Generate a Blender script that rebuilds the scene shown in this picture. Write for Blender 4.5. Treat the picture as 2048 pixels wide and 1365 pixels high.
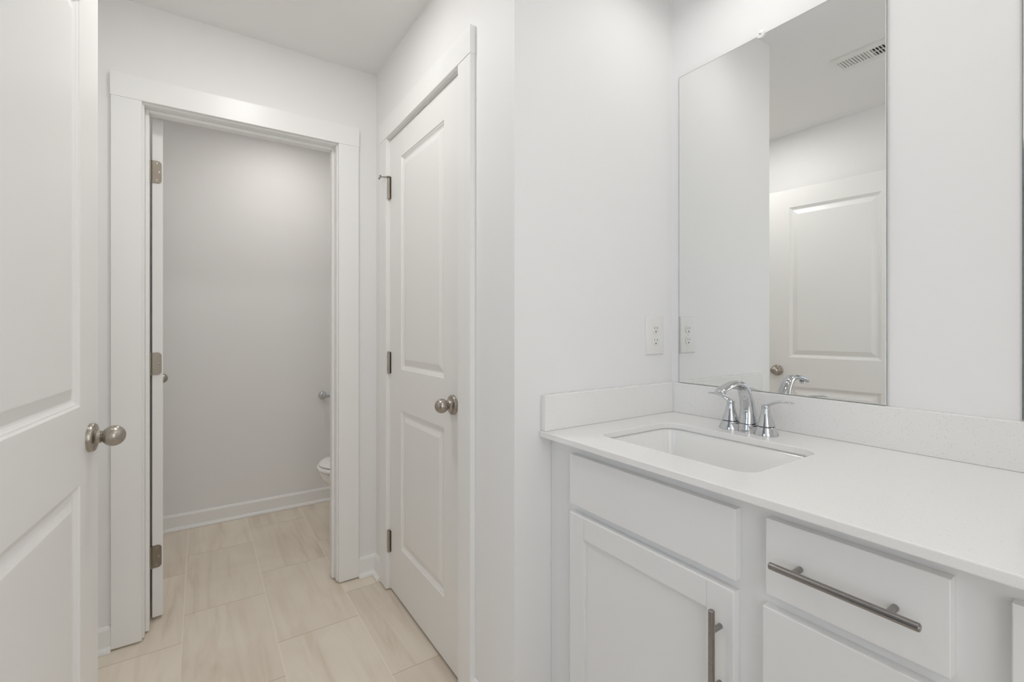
import bpy, bmesh, math, random
from mathutils import Vector, Matrix

PI = math.pi
for o in list(bpy.data.objects):
    bpy.data.objects.remove(o)
S = bpy.context.scene
COL = S.collection

# ------------------------------------------------------------------ camera
F_PX, YAW, CAM_H, HORIZON = 928.31, 0.5924, 1.1864, 657.07
cam_d = bpy.data.cameras.new('camera')
cam_d.sensor_width = 36.0
cam_d.lens = 36.0 * F_PX / 2048.0
cam_d.shift_y = -(682.5 - HORIZON) / 2048.0
cam_d.clip_start = 0.02
cam = bpy.data.objects.new('camera', cam_d)
cam.location = (0, 0, CAM_H)
cam.rotation_euler = (PI / 2, 0, -YAW)
COL.objects.link(cam)
S.camera = cam

# ------------------------------------------------------------------ world, exposure, light levels
world = bpy.data.worlds.new('world')
world.use_nodes = True
world.node_tree.nodes['Background'].inputs[0].default_value = (0.55, 0.68, 0.9, 1)
world.node_tree.nodes['Background'].inputs[1].default_value = 0.3
S.world = world
S.view_settings.view_transform = 'Standard'
S.view_settings.look = 'None'
S.view_settings.gamma = 1.0
S.view_settings.use_curve_mapping = False
S.view_settings.exposure = 0.66
S.cycles.max_bounces = 11
S.cycles.diffuse_bounces = 8
S.cycles.glossy_bounces = 8
S.cycles.sample_clamp_indirect = 6.0
S.cycles.adaptive_threshold = 0.03

VANITY_SHADE = 0.40      # emission of the lit glass shades over the mirrors
HALL_DISC = 40.0         # ceiling disc by the closet
FILL_DISC = 18.0        # unseen ceiling disc added as fill in front of the vanity
TOILET_DISC = 29.0       # ceiling disc in the toilet room
WINDOW_PANE = 1.5        # bedroom window
SHADE_MOUTH = 12.0        # bright open mouth of each shade
FILL_PANE = 0.95       # added fill light in the near wall, built like a frosted window

# ------------------------------------------------------------------ materials
def nt(name):
    m = bpy.data.materials.new(name)
    m.use_nodes = True
    t = m.node_tree
    b = t.nodes['Principled BSDF']
    return m, t, b

def plain(name, col, rough=0.5, metal=0.0, spec=0.5, bump=0.0, bscale=300.0, coat=0.0):
    m, t, b = nt(name)
    b.inputs['Base Color'].default_value = (*col, 1)
    b.inputs['Roughness'].default_value = rough
    b.inputs['Metallic'].default_value = metal
    b.inputs['Specular IOR Level'].default_value = spec
    b.inputs['Coat Weight'].default_value = coat
    if bump:
        tc = t.nodes.new('ShaderNodeTexCoord')
        n = t.nodes.new('ShaderNodeTexNoise')
        n.inputs['Scale'].default_value = bscale
        n.inputs['Detail'].default_value = 3
        bp = t.nodes.new('ShaderNodeBump')
        bp.inputs['Strength'].default_value = bump
        bp.inputs['Distance'].default_value = 0.001
        t.links.new(tc.outputs['Object'], n.inputs['Vector'])
        t.links.new(n.outputs['Fac'], bp.inputs['Height'])
        t.links.new(bp.outputs['Normal'], b.inputs['Normal'])
    return m

def emit(name, col, strength):
    m, t, b = nt(name)
    b.inputs['Base Color'].default_value = (0.8, 0.8, 0.8, 1)
    b.inputs['Emission Color'].default_value = (*col, 1)
    b.inputs['Emission Strength'].default_value = strength
    return m

WALL = plain('wall_paint', (0.865, 0.862, 0.858), 0.55, spec=0.35, bump=0.12, bscale=220)
CEIL = plain('ceiling_paint', (0.85, 0.845, 0.838), 0.9, spec=0.1, bump=0.1, bscale=200)
TRIM = plain('trim_gloss_paint', (0.885, 0.885, 0.875), 0.33, spec=0.5)
DOOR = plain('door_paint', (0.875, 0.87, 0.86), 0.38, spec=0.5, bump=0.05, bscale=500)
CAB = plain('cabinet_paint', (0.83, 0.83, 0.825), 0.22, spec=0.5)
GAP = plain('dark_gap', (0.05, 0.045, 0.04), 0.9)
PLASTIC = plain('white_plastic', (0.83, 0.825, 0.80), 0.3)
SLOT = plain('slot_black', (0.02, 0.02, 0.02), 0.6)
PORC = plain('porcelain', (0.90, 0.90, 0.89), 0.08, spec=0.6, coat=0.3)
CHROME = plain('chrome', (0.62, 0.63, 0.645), 0.04, metal=1.0)
MIRROR = plain('mirror_silver', (0.885, 0.892, 0.882), 0.0, metal=1.0)
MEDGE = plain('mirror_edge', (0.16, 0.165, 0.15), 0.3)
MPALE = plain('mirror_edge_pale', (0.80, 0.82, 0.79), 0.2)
VENT = plain('vent_enamel', (0.78, 0.78, 0.755), 0.45)
DUCT = plain('duct_shade', (0.06, 0.062, 0.06), 0.8)
SHADE = emit('lit_opal_glass', (1.0, 0.975, 0.945), VANITY_SHADE)
MOUTH = emit('lit_shade_mouth', (1.0, 0.975, 0.945), SHADE_MOUTH)
LED_H = emit('lit_disc_hall', (1.0, 0.98, 0.955), HALL_DISC)
LED_FILL = emit('added_fill_disc', (1.0, 0.975, 0.945), FILL_DISC)
LED_T = emit('lit_disc_toilet', (1.0, 0.965, 0.925), TOILET_DISC)
PANE = emit('daylight_pane', (0.62, 0.77, 1.0), WINDOW_PANE)
FILL_GLOW = emit('added_fill_pane', (0.97, 0.985, 1.0), FILL_PANE)
JOINT = plain('joint_line', (0.55, 0.555, 0.55), 0.4)
CARPET = plain('carpet', (0.45, 0.42, 0.38), 0.95, spec=0.1, bump=0.6, bscale=400)
CLIP = plain('clear_clip', (0.86, 0.87, 0.86), 0.12, spec=0.6)
RUBBER = plain('pale_rubber', (0.25, 0.24, 0.22), 0.6)

def brushed(name, col, rough, axis):
    m, t, b = nt(name)
    b.inputs['Base Color'].default_value = (*col, 1)
    b.inputs['Metallic'].default_value = 1.0
    tc = t.nodes.new('ShaderNodeTexCoord')
    mp = t.nodes.new('ShaderNodeMapping')
    sc = [900, 900, 900]
    sc[axis] = 12
    mp.inputs['Scale'].default_value = sc
    n = t.nodes.new('ShaderNodeTexNoise')
    n.inputs['Scale'].default_value = 1.0
    r = t.nodes.new('ShaderNodeMapRange')
    r.inputs['To Min'].default_value = rough - 0.06
    r.inputs['To Max'].default_value = rough + 0.08
    t.links.new(tc.outputs['Object'], mp.inputs['Vector'])
    t.links.new(mp.outputs['Vector'], n.inputs['Vector'])
    t.links.new(n.outputs['Fac'], r.inputs['Value'])
    t.links.new(r.outputs['Result'], b.inputs['Roughness'])
    return m

NICKEL = brushed('satin_nickel', (0.43, 0.392, 0.345), 0.27, 2)
HINGE = brushed('hinge_nickel', (0.25, 0.222, 0.185), 0.32, 2)
HINGE_B = brushed('bright_hinge_nickel', (0.42, 0.385, 0.335), 0.28, 2)
PULL = brushed('pull_steel', (0.34, 0.32, 0.305), 0.28, 1)

def quartz():
    m, t, b = nt('white_quartz')
    b.inputs['Roughness'].default_value = 0.16
    b.inputs['Specular IOR Level'].default_value = 0.5
    tc = t.nodes.new('ShaderNodeTexCoord')
    v = t.nodes.new('ShaderNodeTexVoronoi')
    v.inputs['Scale'].default_value = 230
    lt = t.nodes.new('ShaderNodeMath'); lt.operation = 'LESS_THAN'
    # a speck only in cells whose random colour is high: sparse dots
    sep = t.nodes.new('ShaderNodeSeparateColor')
    gt = t.nodes.new('ShaderNodeMath'); gt.operation = 'GREATER_THAN'; gt.inputs[1].default_value = 0.90
    lt.inputs[1].default_value = 0.17
    mul = t.nodes.new('ShaderNodeMath'); mul.operation = 'MULTIPLY'
    n = t.nodes.new('ShaderNodeTexNoise'); n.inputs['Scale'].default_value = 700; n.inputs['Detail'].default_value = 2
    cr = t.nodes.new('ShaderNodeValToRGB')
    cr.color_ramp.elements[0].position = 0.30; cr.color_ramp.elements[0].color = (0.845, 0.835, 0.82, 1)
    cr.color_ramp.elements[1].position = 0.62; cr.color_ramp.elements[1].color = (0.885, 0.88, 0.87, 1)
    mix = t.nodes.new('ShaderNodeMix'); mix.data_type = 'RGBA'
    mix.inputs['B'].default_value = (0.58, 0.55, 0.51, 1)
    for a, i in ((v, 'Vector'), (n, 'Vector')):
        t.links.new(tc.outputs['Object'], a.inputs[i])
    t.links.new(v.outputs['Distance'], lt.inputs[0])
    t.links.new(v.outputs['Color'], sep.inputs[0])
    t.links.new(sep.outputs[0], gt.inputs[0])
    t.links.new(lt.outputs[0], mul.inputs[0])
    t.links.new(gt.outputs[0], mul.inputs[1])
    t.links.new(n.outputs['Fac'], cr.inputs[0])
    t.links.new(cr.outputs['Color'], mix.inputs['A'])
    t.links.new(mul.outputs[0], mix.inputs['Factor'])
    t.links.new(mix.outputs['Result'], b.inputs['Base Color'])
    return m
QUARTZ = quartz()

def tile():
    """12x24 tile laid along Y in columns, each column stepped a third; veins run along Y."""
    m, t, b = nt('beige_floor_tile')
    L = t.links.new
    def math_(op, a, c=None, d=None):
        n = t.nodes.new('ShaderNodeMath'); n.operation = op
        for i, x in enumerate((a, c, d)):
            if x is None: continue
            if isinstance(x, (int, float)): n.inputs[i].default_value = x
            else: L(x, n.inputs[i])
        return n.outputs[0]
    g = t.nodes.new('ShaderNodeNewGeometry')
    sp = t.nodes.new('ShaderNodeSeparateXYZ')
    L(g.outputs['Position'], sp.inputs[0])
    PX, PY = 0.300, 0.600
    u = math_('DIVIDE', math_('ADD', sp.outputs['X'], 0.055), PX)       # joint at x = -0.055
    col = math_('FLOOR', u)
    fu = math_('SUBTRACT', u, col)
    off = math_('MULTIPLY', col, 0.2)
    w = math_('DIVIDE', math_('SUBTRACT', math_('SUBTRACT', sp.outputs['Y'], 0.545), off), PY)
    row = math_('FLOOR', w)
    fw = math_('SUBTRACT', w, row)
    du = math_('MULTIPLY', math_('MINIMUM', fu, math_('SUBTRACT', 1.0, fu)), PX)
    dw = math_('MULTIPLY', math_('MINIMUM', fw, math_('SUBTRACT', 1.0, fw)), PY)
    gl = math_('LESS_THAN', du, 0.0021)          # long joints
    gs = math_('LESS_THAN', dw, 0.0015)          # short joints
    # random shift per tile
    cx = t.nodes.new('ShaderNodeCombineXYZ')
    L(col, cx.inputs[0]); L(row, cx.inputs[1])
    wn = t.nodes.new('ShaderNodeTexWhiteNoise'); wn.noise_dimensions = '2D'
    L(cx.outputs[0], wn.inputs['Vector'])
    # vein coordinates
    px = math_('ADD', sp.outputs['X'], math_('MULTIPLY', wn.outputs['Value'], 37.0))
    cv = t.nodes.new('ShaderNodeCombineXYZ')
    L(math_('MULTIPLY', px, 15.0), cv.inputs[0]); L(math_('MULTIPLY', sp.outputs['Y'], 1.3), cv.inputs[1])
    n1 = t.nodes.new('ShaderNodeTexNoise'); n1.inputs['Scale'].default_value = 1.0
    n1.inputs['Detail'].default_value = 5; n1.inputs['Roughness'].default_value = 0.55; n1.inputs['Distortion'].default_value = 0.9
    L(cv.outputs[0], n1.inputs['Vector'])
    cv2 = t.nodes.new('ShaderNodeCombineXYZ')
    L(math_('MULTIPLY', px, 5.0), cv2.inputs[0]); L(math_('MULTIPLY', sp.outputs['Y'], 3.0), cv2.inputs[1])
    n2 = t.nodes.new('ShaderNodeTexNoise'); n2.inputs['Scale'].default_value = 1.0
    n2.inputs['Detail'].default_value = 4; n2.inputs['Distortion'].default_value = 0.6
    L(cv2.outputs[0], n2.inputs['Vector'])
    r1 = t.nodes.new('ShaderNodeValToRGB')
    e = r1.color_ramp.elements
    e[0].position = 0.30; e[0].color = (0.60, 0.505, 0.40, 1)
    e[1].position = 0.56; e[1].color = (0.835, 0.765, 0.66, 1)
    k = r1.color_ramp.elements.new(0.46); k.color = (0.78, 0.70, 0.595, 1)
    L(n1.outputs['Fac'], r1.inputs[0])
    r2 = t.nodes.new('ShaderNodeValToRGB')
    e = r2.color_ramp.elements
    e[0].position = 0.35; e[0].color = (0.70, 0.615, 0.515, 1)
    e[1].position = 0.65; e[1].color = (0.815, 0.745, 0.645, 1)
    L(n2.outputs['Fac'], r2.inputs[0])
    mx = t.nodes.new('ShaderNodeMix'); mx.data_type = 'RGBA'; mx.inputs['Factor'].default_value = 0.5
    L(r1.outputs['Color'], mx.inputs['A']); L(r2.outputs['Color'], mx.inputs['B'])
    hs = t.nodes.new('ShaderNodeHueSaturation')
    L(math_('ADD', 0.96, math_('MULTIPLY', wn.outputs['Value'], 0.09)), hs.inputs['Value'])
    L(mx.outputs['Result'], hs.inputs['Color'])
    g1 = t.nodes.new('ShaderNodeMix'); g1.data_type = 'RGBA'
    L(gl, g1.inputs['Factor']); L(hs.outputs['Color'], g1.inputs['A']); g1.inputs['B'].default_value = (0.87, 0.79, 0.66, 1)
    g2 = t.nodes.new('ShaderNodeMix'); g2.data_type = 'RGBA'
    L(gs, g2.inputs['Factor']); L(g1.outputs['Result'], g2.inputs['A']); g2.inputs['B'].default_value = (0.56, 0.46, 0.34, 1)
    L(g2.outputs['Result'], b.inputs['Base Color'])
    b.inputs['Roughness'].default_value = 0.42
    b.inputs['Specular IOR Level'].default_value = 0.35
    gm = math_('MAXIMUM', gl, gs)
    bp = t.nodes.new('ShaderNodeBump'); bp.inputs['Strength'].default_value = 0.4; bp.inputs['Distance'].default_value = 0.001
    L(math_('SUBTRACT', 1.0, gm), bp.inputs['Height'])
    L(bp.outputs['Normal'], b.inputs['Normal'])
    return m
TILE = tile()

# ------------------------------------------------------------------ mesh helpers
def BM():
    return bmesh.new()

def box(bm, x0, x1, y0, y1, z0, z1, mi=0):
    if x0 > x1: x0, x1 = x1, x0
    if y0 > y1: y0, y1 = y1, y0
    if z0 > z1: z0, z1 = z1, z0
    v = [bm.verts.new(p) for p in ((x0, y0, z0), (x1, y0, z0), (x1, y1, z0), (x0, y1, z0),
                                   (x0, y0, z1), (x1, y0, z1), (x1, y1, z1), (x0, y1, z1))]
    for f in ((0, 3, 2, 1), (4, 5, 6, 7), (0, 1, 5, 4), (1, 2, 6, 5), (2, 3, 7, 6), (3, 0, 4, 7)):
        fc = bm.faces.new([v[i] for i in f])
        fc.material_index = mi
    return bm

def loft(bm, rings, cap0=True, cap1=True, closed=True):
    R = [[bm.verts.new(p) for p in r] for r in rings]
    n = len(R[0])
    for a, b in zip(R[:-1], R[1:]):
        for i in range(n if closed else n - 1):
            j = (i + 1) % n
            bm.faces.new((a[i], a[j], b[j], b[i]))
    if cap0: bm.faces.new(list(reversed(R[0])))
    if cap1: bm.faces.new(R[-1])
    return R

def lathe(bm, prof, origin=(0, 0, 0), axis='z', n=40, sign=1):
    """prof: list of (distance along axis, radius)"""
    o = Vector(origin)
    rings = []
    for h, r in prof:
        ring = []
        for i in range(n):
            a = 2 * PI * i / n
            c, s = math.cos(a) * max(r, 1e-5), math.sin(a) * max(r, 1e-5)
            h_ = h * sign
            p = {'z': (c, s, h_), 'x': (h_, c, s), 'y': (s, h_, c)}[axis]
            ring.append(o + Vector(p))
        rings.append(ring)
    loft(bm, rings)
    bmesh.ops.recalc_face_normals(bm, faces=bm.faces)
    return bm

def tube(bm, pts, widths, up=(0, 0, 1), n=24, power=2.0):
    """elliptical sweep; widths = (side half-width, thickness half-width) per point"""
    P = [Vector(p) for p in pts]
    rings = []
    for i, p in enumerate(P):
        d = (P[min(i + 1, len(P) - 1)] - P[max(i - 1, 0)]).normalized()
        side = d.cross(Vector(up))
        if side.length < 1e-4: side = Vector((0, 1, 0))
        side.normalize()
        nrm = side.cross(d).normalized()
        w, h = widths[i]
        ring = []
        for k in range(n):
            a = 2 * PI * k / n
            c, s = math.cos(a), math.sin(a)
            c = math.copysign(abs(c) ** (2 / power), c); s = math.copysign(abs(s) ** (2 / power), s)
            ring.append(p + side * (c * w) + nrm * (s * h))
        rings.append(ring)
    loft(bm, rings)
    bmesh.ops.recalc_face_normals(bm, faces=bm.faces)
    return bm

def rrect(cx, cy, hx, hy, r, z, n=8):
    out = []
    for q, (sx, sy) in enumerate(((1, 1), (-1, 1), (-1, -1), (1, -1))):
        for i in range(n + 1):
            a = PI / 2 * (q + i / n)
            out.append(Vector((cx + sx * (hx - r) + r * math.cos(a), cy + sy * (hy - r) + r * math.sin(a), z)))
    return out

def cyl(bm, p0, p1, r, n=24):
    a, b = Vector(p0), Vector(p1)
    d = (b - a).normalized()
    u = d.cross(Vector((0.3, 0.5, 0.81))).normalized()
    w = d.cross(u)
    rings = [[c + u * (r * math.cos(2 * PI * i / n)) + w * (r * math.sin(2 * PI * i / n)) for i in range(n)] for c in (a, b)]
    loft(bm, rings)
    bmesh.ops.recalc_face_normals(bm, faces=bm.faces)
    return bm

def obj(name, bm, mat, parent=None, bevel=0.0, smooth=False, seg=2, angle=35, kind=None):
    me = bpy.data.meshes.new(name)
    bmesh.ops.recalc_face_normals(bm, faces=bm.faces)
    bm.to_mesh(me); bm.free()
    for m in (mat if isinstance(mat, (list, tuple)) else [mat]):
        me.materials.append(m)
    o = bpy.data.objects.new(name, me)
    COL.objects.link(o)
    if parent is not None:
        o.parent = parent
        if parent.get('_off'):
            o.location = (-parent.location.x, -parent.location.y, -parent.location.z)
    if smooth:
        me.shade_smooth()
        me.set_sharp_from_angle(angle=math.radians(angle))
    if bevel:
        md = o.modifiers.new('bevel', 'BEVEL')
        md.width = bevel; md.segments = seg; md.limit_method = 'ANGLE'; md.angle_limit = math.radians(40)
        md.harden_normals = False
    if kind: o['kind'] = kind
    return o

def tag(o, label, cat, group=None):
    o['label'] = label; o['category'] = cat
    if group: o['group'] = group
    return o

def thing(name, loc, label, cat, group=None, rotz=0.0, world_coords=True, kind=None):
    """Empty at the thing's base. With world_coords the parts are modelled in world metres."""
    o = bpy.data.objects.new(name, None)
    o.empty_display_size = 0.05
    COL.objects.link(o)
    o.location = loc
    o.rotation_euler = (0, 0, rotz)
    if world_coords: o['_off'] = 1
    if label: tag(o, label, cat, group)
    if kind: o['kind'] = kind
    return o

def part_label(o, s):
    o['label'] = s
    return o

# ------------------------------------------------------------------ room dimensions (metres)
ZC = 2.418            # ceiling
XL = -0.340           # left wall face
XC = 0.716            # closet wall face
XM = 1.394            # mirror wall face
YN = -0.470           # near wall face (behind the camera)
YR = 1.052            # return wall face beside the vanity
YD = 2.249            # toilet-door wall face
YT = 2.364            # its other side
YB = 3.370            # toilet room back wall
XR = 1.330            # toilet room right wall
WT = 0.115
HEAD = 2.045          # underside of casing heads

def struct(name, bm, mat, label=None, cat=None, **k):
    o = obj(name, bm, mat, kind='structure', **k)
    if label: tag(o, label, cat)
    return o

# floor and ceiling
b = BM(); box(b, XL - WT, 1.6, YN - WT, YB + WT, -0.03, 0.0)
struct('floor', b, TILE, 'beige vein-patterned tile floor of the bathroom', 'floor')
b = BM(); box(b, XL - WT, 1.6, YN - WT, YB + WT, ZC, ZC + 0.03)
struct('ceiling', b, CEIL, 'flat off-white bathroom ceiling', 'ceiling')

# left wall with the entry doorway (y 0.115 .. 0.835)
EY0, EY1 = 0.100, 0.835
b = BM()
box(b, XL - WT, XL, YN - WT, EY0 - 0.019, 0, ZC)
box(b, XL - WT, XL, EY1 + 0.019, YB + WT, 0, ZC)
box(b, XL - WT, XL, EY0 - 0.019, EY1 + 0.019, HEAD + 0.014, ZC)
struct('wall_left', b, WALL, 'plain off-white wall behind the open entry door', 'wall')
# near wall
NX0, NX1, NZ0, NZ1 = -0.24, 0.62, 0.55, 2.20       # opening for the added fill pane
b = BM()
box(b, XL - WT, NX0, YN - WT, YN, 0, ZC); box(b, NX1, XM + WT, YN - WT, YN, 0, ZC)
box(b, NX0, NX1, YN - WT, YN, 0, NZ0); box(b, NX0, NX1, YN - WT, YN, NZ1, ZC)
struct('wall_near', b, WALL, 'wall behind the viewer around the added fill pane', 'wall')
b = BM(); box(b, NX0, NX1, YN - 0.060, YN - 0.052, NZ0, NZ1)
win = struct('added_fill_window', b, FILL_GLOW, 'glowing fill pane added in the wall behind the viewer, framed as a window', 'window')
b = BM()
box(b, NX0, NX0 + 0.035, YN - 0.052, YN - 0.02, NZ0, NZ1); box(b, NX1 - 0.035, NX1, YN - 0.052, YN - 0.02, NZ0, NZ1)
box(b, NX0, NX1, YN - 0.052, YN - 0.02, NZ0, NZ0 + 0.035); box(b, NX0, NX1, YN - 0.052, YN - 0.02, NZ1 - 0.035, NZ1)
box(b, NX0, NX1, YN - 0.052, YN - 0.02, 1.36, 1.395)
obj('sash_bars', b, TRIM, win)
b = BM()
box(b, NX0 - 0.09, NX0, YN, YN + 0.018, NZ0 - 0.02, NZ1); box(b, NX1, NX1 + 0.09, YN, YN + 0.018, NZ0 - 0.02, NZ1)
box(b, NX0 - 0.09, NX1 + 0.09, YN, YN + 0.018, NZ1, NZ1 + 0.09); box(b, NX0 - 0.10, NX1 + 0.10, YN - 0.02, YN + 0.035, NZ0 - 0.045, NZ0 - 0.02)
obj('fill_window_casing', b, TRIM, win)
# mirror wall
b = BM(); box(b, XM, XM + WT, YN, YR + WT, 0, ZC)
struct('wall_right', b, WALL, 'plain off-white wall carrying the mirrors', 'wall')
# return wall
b = BM(); box(b, XC, XM, YR, YR + WT, 0, ZC)
struct('wall_return', b, WALL, 'short off-white wall at the end of the vanity with an outlet', 'wall')
# closet wall with the closet door opening
CY0, CY1 = 1.3585, 2.0520
b = BM()
box(b, XC, XC + WT, YR + WT, CY0 - 0.018, 0, ZC)
box(b, XC, XC + WT, CY1 + 0.018, YD, 0, ZC)
box(b, XC, XC + WT, CY0 - 0.018, CY1 + 0.018, HEAD + 0.013, ZC)
struct('wall_closet', b, WALL, 'off-white wall around the closed closet door', 'wall')
b = BM(); box(b, 1.56, 1.6, YR + WT, YD, 0, ZC)
box(b, XM + 0.0, 1.56, YR + WT, YR + WT + 0.02, 0, ZC)
struct('wall_closet_inside', b, WALL, 'wall inside the closet', 'wall')
# toilet-door wall
TX0, TX1 = -0.175, 0.529
b = BM()
box(b, XL, TX0 - 0.018, YD, YT, 0, ZC)
box(b, TX1 + 0.018, 1.6, YD, YT, 0, ZC)
box(b, TX0 - 0.018, TX1 + 0.018, YD, YT, HEAD + 0.013, ZC)
struct('wall_back', b, WALL, 'off-white wall around the toilet room doorway', 'wall')
b = BM(); box(b, XL, XR + WT, YB, YB + WT, 0, ZC)
struct('wall_toilet_back', b, WALL, 'off-white wall at the back of the toilet room', 'wall')
b = BM(); box(b, XR, XR + WT, YT, YB, 0, ZC)
struct('wall_toilet_right', b, WALL, 'off-white wall behind the toilet tank', 'wall')

# bedroom outside the entry doorway
BX = -3.2
b = BM(); box(b, BX - 0.1, XL - WT, -2.0, 2.6, -0.03, 0.0)
struct('floor_bedroom', b, CARPET, 'carpet of the room beyond the entry doorway', 'floor')
b = BM(); box(b, BX - 0.1, XL - WT, -2.0, 2.6, ZC, ZC + 0.03)
struct('ceiling_bedroom', b, CEIL, 'ceiling of the room beyond the entry doorway', 'ceiling')
b = BM()
box(b, BX - 0.1, BX, -2.0, -1.10, 0, ZC); box(b, BX - 0.1, BX, 0.30, 2.6, 0, ZC)
box(b, BX - 0.1, BX, -1.10, 0.30, 0, 0.6); box(b, BX - 0.1, BX, -1.10, 0.30, 2.1, ZC)
struct('wall_bedroom_far', b, WALL, 'wall with the daylight window beyond the entry doorway', 'wall')
b = BM(); box(b, BX - 0.1, XL - WT, -2.1, -2.0, 0, ZC); box(b, BX - 0.1, XL - WT, 2.6, 2.7, 0, ZC)
box(b, XL - WT - 0.02, XL - WT, -2.0, YN - WT, 0, ZC)
struct('wall_bedroom_sides', b, WALL, 'side walls of the room beyond the entry doorway', 'wall')
b = BM(); box(b, BX - 0.07, BX - 0.06, -1.10, 0.30, 0.6, 2.1)
win = struct('window_1', b, PANE, 'bluish daylight window in the room beyond the entry doorway', 'window')
b = BM()
for y in (-1.10, -0.42, 0.26): box(b, BX - 0.058, BX - 0.02, y, y + 0.04, 0.6, 2.1)
for z in (0.6, 1.33, 2.06): box(b, BX - 0.058, BX - 0.02, -1.10, 0.30, z, z + 0.04)
obj('sash_bars', b, TRIM, win)

# ------------------------------------------------------------------ casings (trim)
CT = 0.018   # casing thickness
# --- toilet doorway, casing on plane y = YD
t = thing('trim_1', (0.18, YD, 0), 'white flat casing and jamb around the open toilet room doorway', 'door trim', kind='structure')
yf = YD - CT
b = BM(); box(b, -0.272, 0.628, yf - 0.002, YD, HEAD, 2.133); obj('head_casing', b, TRIM, t, bevel=0.0005, seg=1)
b = BM(); box(b, -0.270, -0.181, yf, YD, 0.007, HEAD); obj('side_casing', b, TRIM, t, bevel=0.0006, seg=1)
b = BM(); box(b, 0.535, 0.626, yf, YD, 0.007, HEAD); obj('side_casing', b, TRIM, t, bevel=0.0006, seg=1)
b = BM()
box(b, TX0 - 0.018, TX0, YD, YT, 0.007, HEAD - 0.006); box(b, TX1, TX1 + 0.018, YD, YT, 0.007, HEAD - 0.006)
box(b, TX0 - 0.018, TX1 + 0.018, YD, YT, HEAD - 0.006, HEAD + 0.012)
obj('jamb', b, TRIM, t, bevel=0.001)
b = BM()
ys0, ys1 = 2.288, 2.326
box(b, TX0, TX0 + 0.012, ys0, ys1, 0.007, HEAD - 0.006); box(b, TX1 - 0.012, TX1, ys0, ys1, 0.007, HEAD - 0.006)
box(b, TX0 + 0.012, TX1 - 0.012, ys0, ys1, HEAD - 0.018, HEAD - 0.006)
obj('door_stop', b, TRIM, t, bevel=0.002)
b = BM()
box(b, -0.270, -0.181, YT, YT + CT, 0.007, HEAD); box(b, 0.535, 0.626, YT, YT + CT, 0.007, HEAD)
box(b, -0.272, 0.628, YT, YT + CT, HEAD, 2.133)
obj('inner_casing', b, TRIM, t, bevel=0.0015)
# --- closet door, casing on plane x = XC
t = thing('trim_2', (XC, 1.70, 0), 'white flat casing and jamb around the closed closet door', 'door trim', kind='structure')
xf = XC - CT
b = BM(); box(b, xf - 0.002, XC, 1.268, 2.145, HEAD, 2.133); obj('head_casing', b, TRIM, t, bevel=0.0005, seg=1)
b = BM(); box(b, xf, XC, 1.270, 1.3535, 0.007, HEAD); obj('side_casing', b, TRIM, t, bevel=0.0006, seg=1)
b = BM(); box(b, xf, XC, 2.057, 2.143, 0.007, HEAD); obj('side_casing', b, TRIM, t, bevel=0.0006, seg=1)
b = BM()
box(b, XC, XC + WT, CY0 - 0.018, CY0, 0.007, HEAD - 0.005); box(b, XC, XC + WT, CY1, CY1 + 0.018, 0.007, HEAD - 0.005)
box(b, XC, XC + WT, CY0 - 0.018, CY1 + 0.018, HEAD - 0.005, HEAD + 0.012)
obj('jamb', b, TRIM, t, bevel=0.001)
b = BM()
box(b, XC + 0.037, XC + 0.07, CY0, CY0 + 0.011, 0.007, HEAD - 0.005); box(b, XC + 0.037, XC + 0.07, CY1 - 0.011, CY1, 0.007, HEAD - 0.005)
box(b, XC + 0.037, XC + 0.07, CY0 + 0.011, CY1 - 0.011, HEAD - 0.016, HEAD - 0.005)
obj('door_stop', b, TRIM, t)
# --- entry doorway, casing on plane x = XL
t = thing('trim_3', (XL, 0.47, 0), 'white casing around the entry doorway in the left wall', 'door trim', kind='structure')
b = BM()
box(b, XL, XL + CT, EY0 - 0.095, EY0 - 0.006, 0.007, HEAD); box(b, XL, XL + CT, EY1 + 0.006, EY1 + 0.095, 0.007, HEAD)
box(b, XL, XL + CT, EY0 - 0.097, EY1 + 0.097, HEAD, 2.133)
obj('casing', b, TRIM, t, bevel=0.0015)
b = BM()
box(b, XL - WT, XL, EY0 - 0.018, EY0, 0.007, HEAD - 0.006); box(b, XL - WT, XL, EY1, EY1 + 0.018, 0.007, HEAD - 0.006)
box(b, XL - WT, XL, EY0 - 0.018, EY1 + 0.018, HEAD - 0.006, HEAD + 0.012)
obj('jamb', b, TRIM, t)

# ------------------------------------------------------------------ baseboards
BH, BT = 0.092, 0.014
def baseboard(name, segs, label):
    """segs: list of (x0,y0,x1,y1, nx,ny) wall lines with outward normal"""
    bm, qm = BM(), BM()
    for x0, y0, x1, y1, nx, ny in segs:
        def ring(prof, x, y):
            return [Vector((x + nx * d, y + ny * d, z)) for d, z in prof]
        p = [(0.0, 0.001), (BT, 0.001), (BT, BH - 0.012), (BT - 0.004, BH - 0.004), (BT - 0.008, BH), (0.0, BH)]
        loft(bm, [ring(p, x0, y0), ring(p, x1, y1)])
        r = 0.016
        q = [(BT, 0.001)] + [(BT + r * math.cos(a), 0.001 + r * 1.15 * math.sin(a)) for a in [PI / 2 * i / 8 for i in range(9)]]
        loft(qm, [ring(q, x0, y0), ring(q, x1, y1)])
    o = obj(name, bm, TRIM, kind='structure')
    tag(o, label, 'baseboard')
    obj('shoe_moulding', qm, TRIM, o, smooth=True, angle=50)
    return o
e = BT + 0.016
baseboard('baseboard_back', [(XL, YD, -0.270, YD, 0, -1), (0.626, YD, XC, YD, 0, -1)],
          'short white baseboards either side of the toilet room casing')
baseboard('baseboard_closet', [(XC, 2.143, XC, YD - BT, -1, 0), (XC, YR - BT, XC, 1.270, -1, 0)],
          'white baseboard ends beside the closet door casing')
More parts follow.
